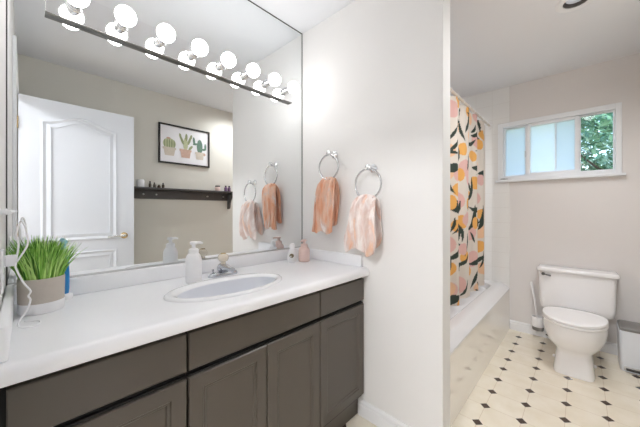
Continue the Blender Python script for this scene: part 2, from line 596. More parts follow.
def tree(label, c, spread, hgt, n, greens, size, seed):
    rnd = random.Random(seed)
    t = thing('tree', label, 'tree', (c[0], c[1], -0.2))
    b = MB()
    b.tube([(c[0], c[1], -0.2), (c[0] + 0.05, c[1], 0.8), (c[0] - 0.04, c[1] + 0.03, c[2])], 0.07, rads=[0.1, 0.08, 0.04])
    for k in range(10):
        a = rnd.uniform(0, 6.28)
        z0 = rnd.uniform(0.8, c[2])
        b.tube([(c[0], c[1], z0), (c[0] + 0.5 * spread * math.cos(a), c[1] + 0.5 * spread * math.sin(a), z0 + 0.2), (c[0] + spread * 0.9 * math.cos(a), c[1] + spread * 0.9 * math.sin(a), z0 + 0.5)], 0.02, rads=[0.03, 0.018, 0.006], seg=6)
    b.build('trunk', M_bark, t, 60)
    b = MB()
    cols = []
    clumps = []
    for k in range(130):
        while True:
            v = Vector((rnd.uniform(-1, 1), rnd.uniform(-1, 1), rnd.uniform(-1, 1)))
            if v.length < 1: break
        clumps.append((Vector(c) + Vector((v.x * spread, v.y * spread, v.z * hgt)), rnd.uniform(0.12, 0.3), rnd.choice(greens)))
    for k in range(n):
        cc, rad, g = rnd.choice(clumps)
        d = Vector((rnd.gauss(0, 1), rnd.gauss(0, 1), rnd.gauss(0, 0.6))) * rad * 0.7
        p = cc + d
        u = Vector((rnd.uniform(-1, 1), rnd.uniform(-1, 1), rnd.uniform(-0.8, 0.4))).normalized()
        w = u.cross(Vector((rnd.uniform(-1, 1), rnd.uniform(-1, 1), 1))).normalized()
        s = size * rnd.uniform(0.6, 1.3)
        b.poly([p - u * s, p + w * s * 0.38, p + u * s, p - w * s * 0.38])
        j = rnd.uniform(0.8, 1.2)
        cols.append((g[0] * j, g[1] * j, g[2] * j, 1))
    o = b.build('foliage', M_leaf, t)
    add_color_attr(o, 'leafcol', lambda i: cols[i])
G1 = [srgb(112, 150, 120), srgb(142, 178, 144), srgb(84, 120, 96), srgb(180, 206, 176)]
tree('leafy green tree seen through the clear right window pane', (6.3, -0.55, 2.2), 1.0, 1.1, 7500, G1, 0.06, 3)
G2 = [srgb(150, 178, 160), srgb(176, 198, 182), srgb(128, 158, 140), srgb(200, 214, 204)]
tree('paler green tree standing behind the leafy tree outside the window', (9.6, 0.1, 2.6), 1.7, 1.5, 8000, G2, 0.08, 8)

# ------------------------------------------------------------------ mirror
mr = thing('wall_mirror', 'large frameless wall mirror above the white vanity counter', 'mirror', (0.65, YM, 0.937))
MB().box(XL + 0.004, XP - 0.005, YM - 0.006, YM - 0.0005, 0.945, H - 0.006).build('mirror_glass', M_mirror, mr)
b = MB()
b.box(XP - 0.005, XP - 0.0005, YM - 0.008, YM - 0.0005, 0.937, H - 0.001)
b.box(XL + 0.0005, XL + 0.004, YM - 0.008, YM - 0.0005, 0.937, H - 0.001)
b.box(XL + 0.004, XP - 0.005, YM - 0.008, YM - 0.0005, H - 0.006, H - 0.001)
b.build('edge_trim', M_darktrim, mr)
MB().box(XL + 0.004, XP - 0.005, YM - 0.010, YM - 0.0005, 0.9375, 0.9455).build('bottom_channel', M_steel, mr)

# ------------------------------------------------------------------ light bar
lb = thing('vanity_light', 'long chrome light bar with eight round bulbs across the mirror top', 'light fixture', (0.635, 1.42, 1.915))
MB().box(0.051, 1.239, 1.428, YM - 0.0065, 1.929, 2.042, 0.002).build('bar', M_chrome, lb)
M_underside = mat('dark underside grey', srgb(120, 119, 116), 0.4, 0.5)  # the chrome underside's dark reflection, put into this grey strip colour
MB().box(0.051, 1.239, 1.423, YM - 0.0065, 1.924, 1.9285, 0.001).build('underside_strip', M_underside, lb)
for k in range(8):
    x = 0.131 + 0.1508 * k
    b = MB()
    b.lathe([(0.026, 0), (0.026, -0.006), (0.0225, -0.009), (0.0225, -0.016), (0.0205, -0.018), (0.0205, -0.038), (0.0165, -0.042)], (x, 1.428, 1.99), 24, 'Y')
    b.build('socket', M_chrome, lb, 40)
    b = MB()
    cy, r = 1.350, 0.0375
    prof = [(0.014, 1.386 - cy)]
    for j in range(1, 19):
        a = R(22) + (math.pi - R(22)) * j / 18
        prof.append((max(r * math.sin(a), 0.0005), r * math.cos(a)))
    b.lathe(prof, (x, cy, 1.99), 28, 'Y')
    b.build('bulb', M_bulb, lb, 180)

# ------------------------------------------------------------------ vanity cabinets
def door_front(x0, x1, z0, z1, raised):
    """slab with an optional recessed panel, front face at y = .915"""
    yf, yb = 0.915, 0.934
    b = MB()
    P = lambda x0, x1, z0, z1, y: [(x0, y, z0), (x1, y, z0), (x1, y, z1), (x0, y, z1)]
    loops = [P(x0, x1, z0, z1, yb), P(x0, x1, z0, z1, yf + 0.003), P(x0 + 0.003, x1 - 0.003, z0 + 0.003, z1 - 0.003, yf)]
    if raised:
        def ins(d, y): loops.append(P(x0 + d, x1 - d, z0 + d, z1 - d, y))
        ins(0.046, yf); ins(0.049, yf + 0.004); ins(0.056, yf + 0.005); ins(0.060, yf + 0.009); ins(0.066, yf + 0.009)
    b.loft(loops)
    return b

def cabinet(label, x0, x1, drawers, doors):
    t = thing('vanity_cabinet', label, 'cabinet', ((x0 + x1) / 2, 1.18, 0), 'vanity base cabinets')
    b = MB()
    xa, xb = x0 + 0.0005, x1 - 0.0005
    b.box(xa, xa + 0.016, 0.935, 1.445, 0.115, 0.822); b.box(xb - 0.016, xb, 0.935, 1.445, 0.115, 0.822)
    b.box(xa + 0.016, xb - 0.016, 0.935, 1.445, 0.115, 0.131); b.box(xa + 0.016, xb - 0.016, 1.437, 1.445, 0.131, 0.822)
    b.box(xa + 0.016, xb - 0.016, 0.935, 0.951, 0.131, 0.822)
    b.build('body', M_gap, t)
    MB().box(x0 + 0.0005, x1 - 0.0005, 0.962, 0.98, 0.0, 0.115).build('toe_kick', M_cab, t)
    for a, c in drawers:
        door_front(a, c, 0.683, 0.805, False).build('drawer_front', M_cab, t)
    for a, c in doors:
        door_front(a, c, 0.138, 0.660, True).build('door', M_cab, t)
    # finger-pull lip between drawer and door
    MB().box(x0 + 0.004, x1 - 0.004, 0.924, 0.935, 0.6605, 0.667).build('finger_rail', M_gap, t)
cabinet('taupe vanity cabinet under the potted grass with one door', -0.043, 0.3575, [(-0.028, 0.354)], [(-0.028, 0.354)])
cabinet('taupe vanity cabinet under the sink with two doors', 0.3575, 0.977, [(0.361, 0.974)], [(0.361, 0.664), (0.669, 0.974)])
cabinet('taupe vanity cabinet against the partition wall, right of the sink cabinet', 0.977, 1.352, [(0.980, 1.346)], [(0.980, 1.346)])

# ------------------------------------------------------------------ countertop
SX, SY, SA, SB = 0.614, 1.114, 0.262, 0.151
b = MB()
plate_with_hole(b, XL + 0.002, XP - 0.002, 0.905, YM - 0.001, SX, SY, SA - 0.02, SB - 0.02, 0.838, ZC)
prof = [(0.905, ZC)]
for k in range(1, 9):
    a = R(90) + R(90) * k / 8
    prof.append((0.905 + 0.021 * math.cos(a), ZC - 0.021 + 0.021 * math.sin(a)))
prof += [(0.884, 0.832), (0.887, 0.826), (0.893, 0.824), (0.905, 0.824), (0.905, ZC - 0.001)]
b.loft([[(x, y, z) for y, z in prof] for x in (XL + 0.002, XP - 0.002)])
ct = tag(b.build('countertop', M_counter, None, 30), 'long white vanity countertop with rounded front edge', 'countertop')
MB().box(XL + 0.002, XP - 0.002, 1.431, YM - 0.001, ZC, 0.937, 0.005, 3).build('backsplash', M_counter, ct, 35)
MB().box(XL + 0.002, -0.024, 0.912, 1.431, ZC, 0.945, 0.005, 3).build('side_splash', M_counter, ct, 35)
MB().box(1.334, XP - 0.002, 0.928, 1.431, ZC, 0.937, 0.005, 3).build('side_splash', M_counter, ct, 35)

# ------------------------------------------------------------------ sink
sk = thing('sink', 'oval white drop-in sink with blue grey basin set in the countertop', 'sink', (SX, SY, ZC))
def ell(cx, cy, a, b_, z, n=64):
    return [(cx + a * math.cos(2 * math.pi * k / n), cy + b_ * math.sin(2 * math.pi * k / n), z) for k in range(n)]
b = MB()
IY = SY - 0.012
b.loft([ell(SX, SY, SA, SB, ZC + 0.0003), ell(SX, SY, SA - 0.001, SB - 0.001, ZC + 0.006), ell(SX, SY, SA - 0.007, SB - 0.007, ZC + 0.011), ell(SX, SY - 0.004, SA - 0.02, SB - 0.016, ZC + 0.012),
        ell(SX, IY, SA - 0.036, SB - 0.036, ZC + 0.007), ell(SX, IY, SA - 0.041, SB - 0.041, ZC + 0.001)], cap0=False, cap1=False)
b.build('rim', M_sink, sk, 50)
b = MB()
b.loft([ell(SX, IY, SA - 0.041, SB - 0.041, ZC + 0.001), ell(SX, IY, SA - 0.046, SB - 0.044, ZC - 0.02), ell(SX, IY, SA - 0.06, SB - 0.052, ZC - 0.06), ell(SX, IY, SA - 0.09, SB - 0.07, ZC - 0.10),
        ell(SX, IY, SA - 0.14, SB - 0.095, ZC - 0.125), ell(SX, IY, 0.03, 0.03, ZC - 0.13)], cap0=False)
b.build('basin', M_basin, sk, 60)
MB().lathe([(0.024, 0), (0.024, 0.003), (0.018, 0.004), (0.016, 0.002), (0.005, 0.006)], (SX, IY, ZC - 0.13), 24).build('drain', M_chrome, sk, 40)

# ------------------------------------------------------------------ faucet
M_fchrome = mat('dark chrome', (0.56, 0.58, 0.62, 1), 0.1, 1.0)
FX, FY = 0.692, 1.326
fz = ZC
ft = thing('faucet', 'chrome basin faucet with a clear amber knob behind the sink', 'faucet', (FX, FY, fz))
b = MB()
loops = []
for s, z in ((1.0, 0.0005), (1.0, 0.008), (0.93, 0.016), (0.8, 0.02)):
    l = []
    for k in range(40):
        a = 2 * math.pi * k / 40
        cx = math.copysign(abs(math.cos(a)) ** 0.6, math.cos(a)); sy = math.copysign(abs(math.sin(a)) ** 0.9, math.sin(a))
        l.append((FX + 0.078 * s * cx, FY + 0.026 * s * sy, fz + z))
    loops.append(l)
b.loft(loops)
b.build('base_plate', M_fchrome, ft, 40)
b = MB()
loops = []
# wedge body flowing into the spout, towards -Y
for y, z0, z1, w in ((0.026, 0.018, 0.05, 0.022), (0.01, 0.018, 0.062, 0.027), (-0.012, 0.018, 0.06, 0.026), (-0.035, 0.024, 0.054, 0.021), (-0.06, 0.032, 0.052, 0.017), (-0.088, 0.036, 0.051, 0.0145), (-0.10, 0.037, 0.048, 0.011)):
    l = []
    for k in range(20):
        a = 2 * math.pi * k / 20
        cx = math.copysign(abs(math.cos(a)) ** 0.7, math.cos(a)); sz = math.copysign(abs(math.sin(a)) ** 0.7, math.sin(a))
        l.append((FX + w * cx, FY + y, fz + (z0 + z1) / 2 + (z1 - z0) / 2 * sz))
    loops.append(l)
b.loft(loops)
b.lathe([(0.009, 0.0), (0.009, -0.012)], (FX, FY - 0.088, fz + 0.04), 16)
b.build('spout', M_fchrome, ft, 45)
M_knob = mat('clear acrylic knob', srgb(240, 230, 214), 0.08, coat=0.5)
M_knob.node_tree.nodes['Principled BSDF'].inputs['Transmission Weight'].default_value = 0.2
b = MB()
b.lathe([(0.012, 0.058), (0.012, 0.07), (0.02, 0.074), (0.026, 0.084), (0.027, 0.095), (0.023, 0.105), (0.014, 0.11), (0.003, 0.111)], (FX, FY, fz), 12)
kn = b.build('knob', M_knob, ft, 20)
kn['label'] = 'clear amber knob'
MB().lathe([(0.013, 0.111), (0.012, 0.114), (0.004, 0.115)], (FX, FY, fz), 16).build('knob_cap', M_brass, kn, 40)
b = MB()
b.tube([(FX - 0.052, FY + 0.006, fz + 0.015), (FX - 0.052, FY + 0.006, fz + 0.03)], 0.004)
b.sphere((FX - 0.052, FY + 0.006, fz + 0.033), 0.006, u=12, v=8)
b.build('lift_rod', M_fchrome, ft, 40)

# ------------------------------------------------------------------ bottles on the counter
def pump_bottle(name, label, x, y, r, body_h, total_h, ma, mp, rot):
    t = thing(name, label, 'soap dispenser', (x, y, ZC))
    b = MB()
    s = body_h
    b.lathe([(r * 0.9, 0.0005), (r * 0.985, 0.004), (r, 0.012), (r, s * 0.72), (r * 0.97, s * 0.80), (r * 0.86, s * 0.88), (r * 0.68, s * 0.945), (r * 0.56, s * 0.97), (r * 0.52, s)], (x, y, ZC), 36)
    b.build('bottle', ma, t, 50)
    b = MB()
    h = total_h - body_h
    b.lathe([(r * 0.62, s - 0.006), (r * 0.62, s + h * 0.25), (r * 0.5, s + h * 0.33), (r * 0.3, s + h * 0.38), (r * 0.24, s + h * 0.42), (r * 0.24, s + h * 0.75)], (x, y, ZC), 28)
    p = b.build('pump', mp, t, 40)
    b = MB()
    d = Vector((math.cos(rot), math.sin(rot), 0))
    c = Vector((x, y, ZC + s + h * 0.86))
    b.lathe([(r * 0.40, s + h * 0.72), (r * 0.46, s + h * 0.78), (r * 0.46, s + h * 0.93), (r * 0.38, s + h)], (x, y, ZC), 24)
    b.tube([c, c + d * r * 0.8, c + d * r * 1.15 - Vector((0, 0, 0.004))], r * 0.17, rads=[r * 0.2, r * 0.17, r * 0.13], seg=10)
    b.build('nozzle', mp, p, 40)
pump_bottle('soap_dispenser', 'white foaming soap pump bottle standing left of the sink faucet', 0.532, 1.297, 0.0345, 0.140, 0.188, M_white, M_white, R(-10))
pump_bottle('soap_dispenser', 'small pink pump bottle in the counter corner by the partition', 1.246, 1.312, 0.037, 0.098, 0.142, M_pink, M_pink, R(200))

fx_, fy_ = 1.172, 1.345
t = thing('air_freshener', 'small white rounded air freshener with a brown patch beside the pink bottle', 'air freshener', (fx_, fy_, ZC))
b = MB()
b.lathe([(0.026, 0.0005), (0.031, 0.006), (0.034, 0.025), (0.034, 0.045), (0.030, 0.065), (0.023, 0.078), (0.017, 0.084), (0.018, 0.092), (0.02, 0.10), (0.018, 0.112), (0.011, 0.12), (0.002, 0.122)], (fx_, fy_, ZC), 32, sy=0.8)
b.build('bottle', M_white, t, 50)
b = MB()
nv = Vector((-0.66, -0.75, 0)).normalized(); sv = Vector((nv.y, -nv.x, 0)) * -1
cc = Vector((fx_, fy_, ZC + 0.045)) + Vector((nv.x * 0.034, nv.y * 0.0275, 0))
pts = []
for k in range(18):
    a = 2 * math.pi * k / 18
    pts.append(cc + sv * 0.014 * math.cos(a) + Vector((0, 0, 0.013 * math.sin(a))) - nv * 0.004 * abs(math.cos(a)) + nv*0.001)
b.prism(pts, nv * 0.0015)
b.build('label_patch', mat('brown olive print', srgb(122, 108, 78), 0.5, vary=0.5, vscale=120), t)

# ------------------------------------------------------------------ potted grass
PX, PY = 0.039, 1.302
t = thing('potted_grass', 'grey and white pot of green grass at the left end of the counter', 'potted plant', (PX, PY, ZC))
b = MB()
b.lathe([(0.053, 0.0), (0.056, 0.004), (0.0555, 0.034)], (PX, PY, ZC + 0.0005), 40, cap1=False, mi=0)
b.lathe([(0.0555, 0.034), (0.057, 0.108), (0.056, 0.112), (0.054, 0.112), (0.053, 0.098)], (PX, PY, ZC + 0.0005), 40, cap0=False, cap1=False, mi=1)
b.build('pot', [M_white, M_concrete], t, 40)
MB().lathe([(0.0529, 0.095), (0.0529, 0.099), (0.02, 0.102)], (PX, PY, ZC), 32).build('soil', M_soil, t, 60)
b = MB()
cols = []
rnd = random.Random(11)
gl = [srgb(92, 148, 56), srgb(126, 178, 78), srgb(66, 120, 46), srgb(164, 204, 118), srgb(112, 166, 70), srgb(150, 198, 100), srgb(176, 214, 130)]
for k in range(560):
    rr = 0.05 * math.sqrt(rnd.random()); aa = rnd.uniform(0, 6.283)
    bx, by = PX + rr * math.cos(aa), PY + rr * math.sin(aa)
    lean = rr / 0.05 * rnd.uniform(0.35, 0.75) + rnd.uniform(-0.1, 0.1)
    da = aa + rnd.uniform(-0.5, 0.5)
    dv = Vector((math.cos(da), math.sin(da), 0))
    L = rnd.uniform(0.09, 0.138)
    w = rnd.uniform(0.0018, 0.0032)
    side = Vector((-dv.y, dv.x, 0))
    tw = rnd.uniform(-0.8, 0.8)
    side = (side * math.cos(tw) + dv * math.sin(tw)).normalized()
    p = Vector((bx, by, ZC + 0.098)); ang = lean * 0.35
    g = rnd.choice(gl); g = (g[0] * 1.3, g[1] * 1.22, g[2] * 1.2, 1); rows = []
    for j in range(6):
        ww = w * (1 - (j / 5) ** 1.8) + 0.0002
        rows.append((p - side * ww, p + side * ww))
        p = p + (dv * math.sin(ang) + Vector((0, 0, math.cos(ang)))) * L / 5
        ang += lean * 0.22
    lim = XL + 0.004
    rows = [tuple(Vector((max(q.x, lim), min(q.y, 1.425), q.z)) for q in rw) for rw in rows]
    for r0, r1 in zip(rows, rows[1:]):
        b.poly([r0[0], r0[1], r1[1], r1[0]]); cols.append(g)
o = b.build('foliage', attr_mat('grass blade', 'bladecol', 0.45), t)
add_color_attr(o, 'bladecol', lambda i: cols[i])

# ------------------------------------------------------------------ blue electric toothbrush behind the pot
tx, ty = 0.102, 1.402
t = thing('toothbrush', 'blue electric toothbrush standing on a white base behind the grass pot', 'toothbrush', (tx, ty, ZC))
MB().lathe([(0.023, 0.0005), (0.024, 0.01), (0.022, 0.018), (0.014, 0.022)], (tx, ty, ZC), 28, sy=0.85).build('charging_base', M_white, t, 50)
MB().lathe([(0.0115, 0.022), (0.0135, 0.04), (0.014, 0.09), (0.0125, 0.13), (0.010, 0.155), (0.006, 0.165)], (tx, ty, ZC), 24).build('handle', M_blue, t, 60)
b = MB()
b.lathe([(0.0055, 0.165), (0.0042, 0.185), (0.0042, 0.205), (0.006, 0.212)], (tx, ty, ZC), 16)
b.lathe([(0.008, 0.004), (0.008, -0.01)], (tx, ty, ZC + 0.214), 16, 'Y')
b.build('brush_head', M_aqua, t, 50)

# ------------------------------------------------------------------ rail, outlet and cable on the left wall
t = thing('wall_rail', 'thin white horizontal rail on the left wall at the mirror edge', 'rail', (XL, 1.25, 1.19))
MB().tube([(XL + 0.018, 1.0, 1.195), (XL + 0.018, 1.42, 1.195)], 0.005, 12).build('bar', M_white, t, 40)
for y in (1.03, 1.40):
    MB().lathe([(0.011, 0.0), (0.011, 0.004), (0.006, 0.006), (0.006, 0.018)], (XL, y, 1.195), 16, 'X').build('bracket', M_white, t, 40)
t = thing('wall_outlet', 'white outlet plate on the left wall beside the grass pot', 'outlet', (XL, 1.17, 1.03))
MB().box(XL, XL + 0.005, 1.135, 1.205, 0.975, 1.09, 0.002).build('cover_plate', M_white, t)
b = MB()
b.box(XL + 0.005, XL + 0.007, 1.152, 1.188, 0.99, 1.022, 0.001)
b.box(XL + 0.005, XL + 0.007, 1.152, 1.188, 1.042, 1.074, 0.001)
b.build('socket', M_trim, t)
t = thing('charger_cable', 'white charging cable looping down in front of the grass pot', 'cable', (-0.03, 1.17, 1.05))
MB().box(XL + 0.0071, XL + 0.030, 1.156, 1.184, 1.043, 1.073, 0.003).build('plug', M_white, t)
def smooth_path(pts, n=8):
    pts = [Vector(p) for p in pts]
    out = []
    for i in range(len(pts) - 1):
        p0, p1, p2, p3 = pts[max(i - 1, 0)], pts[i], pts[i + 1], pts[min(i + 2, len(pts) - 1)]
        for k in range(n):
            s = k / n
            out.append(0.5 * ((2 * p1) + (p2 - p0) * s + (2 * p0 - 5 * p1 + 4 * p2 - p3) * s * s + (3 * p1 - p0 - 3 * p2 + p3) * s ** 3))
    out.append(pts[-1])
    return out
cp = [(-0.017, 1.17, 1.058), (-0.012, 1.16, 1.10), (-0.016, 1.15, 1.135), (-0.006, 1.15, 1.168), (0.004, 1.15, 1.135), (0.005, 1.15, 1.10), (-0.012, 1.15, 1.062), (-0.018, 1.145, 1.045),
      (-0.004, 1.14, 1.00), (0.011, 1.135, 0.972), (0.007, 1.135, 0.958), (0.011, 1.135, 0.945), (0.004, 1.13, 0.92), (-0.009, 1.135, 0.895), (-0.012, 1.14, 0.876), (0.005, 1.135, 0.8705), (0.026, 1.14, 0.8705), (0.03, 1.175, 0.8705), (0.0, 1.20, 0.8705)]
MB().tube(smooth_path(cp), 0.0023, 8).build('cord', M_white, t, 60)

# ------------------------------------------------------------------ towel rings and towels
M_ring = mat('satin chrome', (0.62, 0.62, 0.63, 1), 0.22, 1.0)
def towel_ring(label, y, zc, r):
    t = thing('towel_ring', label, 'towel ring', (XP, y, zc + r))
    b = MB()
    b.lathe([(0.024, 0), (0.024, -0.006), (0.018, -0.012), (0.011, -0.016), (0.012, -0.040), (0.017, -0.044), (0.017, -0.062), (0.009, -0.067)], (XP, y - 0.004, zc + r + 0.008), 24, 'X')
    b.build('wall_mount', M_chrome, t, 40)
    pts = [(XP - 0.055, y + r * math.cos(2 * math.pi * k / 48), zc + r * math.sin(2 * math.pi * k / 48)) for k in range(48)]
    MB().tube(pts, 0.0055, 10, closed=True).build('ring', M_ring, t, 60)
towel_ring('chrome towel ring on the partition nearer the mirror', 1.147, 1.468, 0.078)
towel_ring('chrome towel ring on the partition farther from the mirror', 0.858, 1.344, 0.084)

def towel_material(name, light, seed):
    m = mat(name, srgb(226, 160, 128), 0.95, spec=0.1, bump=(420, 0.35))
    nt = m.node_tree
    p = nt.nodes['Principled BSDF']
    tc = nt.nodes.new('ShaderNodeTexCoord')
    mp = nt.nodes.new('ShaderNodeMapping')
    mp.inputs['Location'].default_value = (seed, seed * 2, 0)
    mp.inputs['Scale'].default_value = (6, 8, 3.0)
    nz = nt.nodes.new('ShaderNodeTexNoise')
    nz.inputs['Scale'].default_value = 1.6
    nz.inputs['Detail'].default_value = 4
    nz.inputs['Distortion'].default_value = 1.6
    rp = nt.nodes.new('ShaderNodeValToRGB')
    e = rp.color_ramp.elements
    e[0].position = 0.36 + light; e[0].color = srgb(228, 172, 142)
    e[1].position = 0.66 + light * 0.5; e[1].color = srgb(244, 236, 232)
    x = e.new(0.50 + light); x.color = srgb(235, 201, 180)
    x = e.new(0.57 + light); x.color = srgb(224, 202, 194)
    nt.links.new(tc.outputs['Object'], mp.inputs[0]); nt.links.new(mp.outputs[0], nz.inputs['Vector'])
    nt.links.new(nz.outputs['Fac'], rp.inputs[0]); nt.links.new(rp.outputs[0], p.inputs['Base Color'])
    return m

def towel(label, y, ztop, front_len, back_len, w_top, w_bot, m, seed, skew, ragged, gap, flare, bulge):
    """a towel pulled through the ring: one cloth over the ring's lower arc with a front and a back flap"""
    rnd = random.Random(seed)
    b = MB()
    NU, NV = 56, 64
    xc = XP - 0.055
    ph = [rnd.uniform(0, 6.28) for _ in range(6)]
    grid = []
    for iv in range(NV + 1):
        s = -back_len + (front_len + back_len) * iv / NV     # cloth length measured from the ring; + is the front flap
        d = abs(s)
        side = -1 if s > 0 else 1                             # front flap is towards the room (-X)
        q = min(d / 0.03, 1.0)
        row = []
        L = front_len if s > 0 else back_len
        f = min(d / L, 1)
        width = w_top + (w_bot - w_top) * (f ** flare) * (1.0 if s > 0 else 0.8)
        width *= 1 - bulge * max(0.0, (f - 0.7) / 0.3) ** 2
        for iu in range(NU + 1):
            u = iu / NU - 0.5
            fold = (0.012 * (1 - 0.35 * f)) * (math.sin(u * 23 + ph[0] + 1.2 * f) + 0.55 * math.sin(u * 41 + ph[1] - 2 * f)) * (0.4 + 0.6 * q)
            yy = y + u * width + skew * f + 0.008 * math.sin(5 * f + ph[2] + u * 4) * q
            zz = ztop - d * (1 - 0.04 * math.cos(u * 9 + ph[3])) + 0.012 * (1 - q) * 0 - (abs(u) * 2) ** 2 * 0.012 * (1 - f)
            zz += ragged * f * math.sin(u * 6.5 + ph[4]) + 0.25 * ragged * f * math.sin(u * 17 + ph[5])
            xx = xc + side * (0.006 + gap * (1 - math.exp(-d / 0.05))) * q + fold * (1 if side < 0 else 0.5) - (0.15 * bulge * math.sin(math.pi * f) * math.cos(u * 3) if side < 0 else 0)
            xx = min(xx, XP - 0.004)
            row.append(b.bm.verts.new((xx, yy, zz)))
        grid.append(row)
    for a, c in zip(grid, grid[1:]):
        for i in range(NU):
            b.bm.faces.new((a[i], a[i + 1], c[i + 1], c[i]))
    o = b.build('hand_towel', m, None, 180)
    so = o.modifiers.new('cloth thickness', 'SOLIDIFY'); so.thickness = 0.004; so.offset = 0
    return tag(o, label, 'towel')
towel('salmon orange hand towel in the towel ring nearer the mirror', 1.147, 1.408, 0.345, 0.30, 0.125, 0.172, towel_material('salmon tie dye', 0.03, 3.1), 5, 0.03, 0.006, 0.022, 0.7, 0.0)
towel('pale salmon and white bunched hand towel in the ring farther from the mirror', 0.868, 1.290, 0.318, 0.285, 0.095, 0.245, towel_material('pale tie dye', -0.13, 8.7), 9, 0.02, 0.007, 0.032, 0.45, 0.25)

# ------------------------------------------------------------------ back wall: picture, shelf, things on it
pc = thing('picture', 'black framed print of three potted cacti on the back wall', 'picture', (1.25, YB, 1.714))
px0, px1, pz0, pz1 = 0.975, 1.532, 1.712, 2.142
b = MB()
fw = 0.017
for a in ((px0, px0 + fw, pz0, pz1), (px1 - fw, px1, pz0, pz1), (px0 + fw, px1 - fw, pz0, pz0 + fw), (px0 + fw, px1 - fw, pz1 - fw, pz1)):
    b.box(a[0], a[1], YB + 0.0005, YB + 0.022, a[2], a[3], 0.002)
b.build('frame', M_frame, pc)
PM = [mat('print paper', srgb(236, 236, 240), 0.6), mat('printed pale green', srgb(190, 196, 160), 0.7, vary=0.25, vscale=60), mat('printed olive', srgb(150, 160, 122), 0.7, vary=0.25, vscale=60),
      mat('printed dark green', srgb(104, 134, 118), 0.7, vary=0.25, vscale=60), mat('printed beige pot', srgb(210, 200, 186), 0.7, vary=0.12, vscale=60), mat('printed terracotta', srgb(200, 168, 152), 0.7, vary=0.15, vscale=60)]
b = MB()
b.box(px0 + fw, px1 - fw, YB + 0.0005, YB + 0.009, pz0 + fw, pz1 - fw, mi=0)
LY = [YB + 0.0092]
def blot(cx, cz, rx, rz, mi, n=22, rot=0.0):
    LY[0] += 0.00012
    pts = []
    for k in range(n):
        a = 2 * math.pi * k / n
        u, v = rx * math.cos(a), rz * math.sin(a)
        pts.append((cx + u * math.cos(rot) - v * math.sin(rot), LY[0], cz + u * math.sin(rot) + v * math.cos(rot)))
    b.poly(pts, mi)
def quad(pts, mi):
    LY[0] += 0.00012
    b.poly([(x, LY[0], z) for x, z in pts], mi)
# x in the room grows to the right in the mirror too
def potp(cx, zt, w0, w1, h, mi):
    quad([(cx - w1, zt - h), (cx + w1, zt - h), (cx + w0, zt), (cx - w0, zt)], mi)
    quad([(cx - w0 * 1.1, zt - 0.018), (cx + w0 * 1.1, zt - 0.018), (cx + w0 * 1.1, zt + 0.006), (cx - w0 * 1.1, zt + 0.006)], mi)
c1, c2, c3 = 1.085, 1.255, 1.415
blot(c1, 1.93, 0.066, 0.06, 1)
for k in (-2, -1, 0, 1, 2):
    blot(c1 + k * 0.024, 1.93, 0.008, 0.055 - 0.006 * abs(k), 2)
blot(c1 - 0.01, 1.99, 0.022, 0.01, 5)
potp(c1, 1.885, 0.062, 0.046, 0.085, 4)
for dx, dz, rx, rz, ro in ((0, 0, 0.026, 0.075, 0.0), (-0.04, 0.04, 0.013, 0.05, 0.35), (0.042, 0.045, 0.013, 0.05, -0.3), (-0.058, 0.085, 0.012, 0.03, 0.2), (0.06, 0.09, 0.012, 0.028, -0.2), (0.055, -0.035, 0.014, 0.034, -0.7), (0.008, 0.08, 0.014, 0.04, 0.0)):
    blot(c2 + dx, 1.95 + dz, rx, rz, 2 if dx else 1, rot=ro)
potp(c2, 1.885, 0.06, 0.046, 0.09, 5)
blot(c3, 1.945, 0.034, 0.085, 3)
for dx, dz, rx, rz, ro in ((-0.05, 0.02, 0.03, 0.012, 0.2), (-0.066, 0.055, 0.012, 0.042, 0.1), (0.05, -0.03, 0.028, 0.012, 0.2), (0.066, 0.005, 0.012, 0.036, 0.0)):
    blot(c3 + dx, 1.95 + dz, rx, rz, 3, rot=ro)
potp(c3, 1.875, 0.05, 0.04, 0.08, 4)
blot(c3 + 0.056, 1.86, 0.014, 0.016, 5)
b.build('print', PM, pc)

sh = thing('wall_shelf', 'long charcoal wooden wall shelf with a curved bracket under the picture', 'shelf', (1.2, YB, 1.32))
SZ = 1.434
MB().box(0.46, 1.822, YB + 0.0005, YB + 0.11, SZ - 0.02, SZ, 0.003).build('shelf_board', M_shelf, sh)
MB().box(0.48, 1.80, YB + 0.0005, YB + 0.018, SZ - 0.115, SZ - 0.02, 0.002).build('back_rail', M_shelf, sh)
for x in (0.53, 1.785):
    pr = [(YB + 0.018, SZ - 0.02), (YB + 0.098, SZ - 0.02), (YB + 0.096, SZ - 0.05), (YB + 0.08, SZ - 0.085), (YB + 0.055, SZ - 0.11), (YB + 0.038, SZ - 0.15), (YB + 0.034, SZ - 0.19), (YB + 0.022, SZ - 0.215), (YB + 0.0005, SZ - 0.22), (YB + 0.0005, SZ - 0.115), (YB + 0.018, SZ - 0.115)]
    MB().prism([(x - 0.014, y, z) for y, z in pr], (0.028, 0, 0)).build('bracket', M_shelf, sh)
for x in (0.83, 0.95, 1.50, 1.70):
    MB().lathe([(0.008, 0), (0.005, 0.006), (0.005, 0.014), (0.009, 0.018), (0.007, 0.024), (0.001, 0.025)], (x, YB + 0.018, SZ - 0.07), 14, 'Y').build('peg', M_steel, sh, 40)

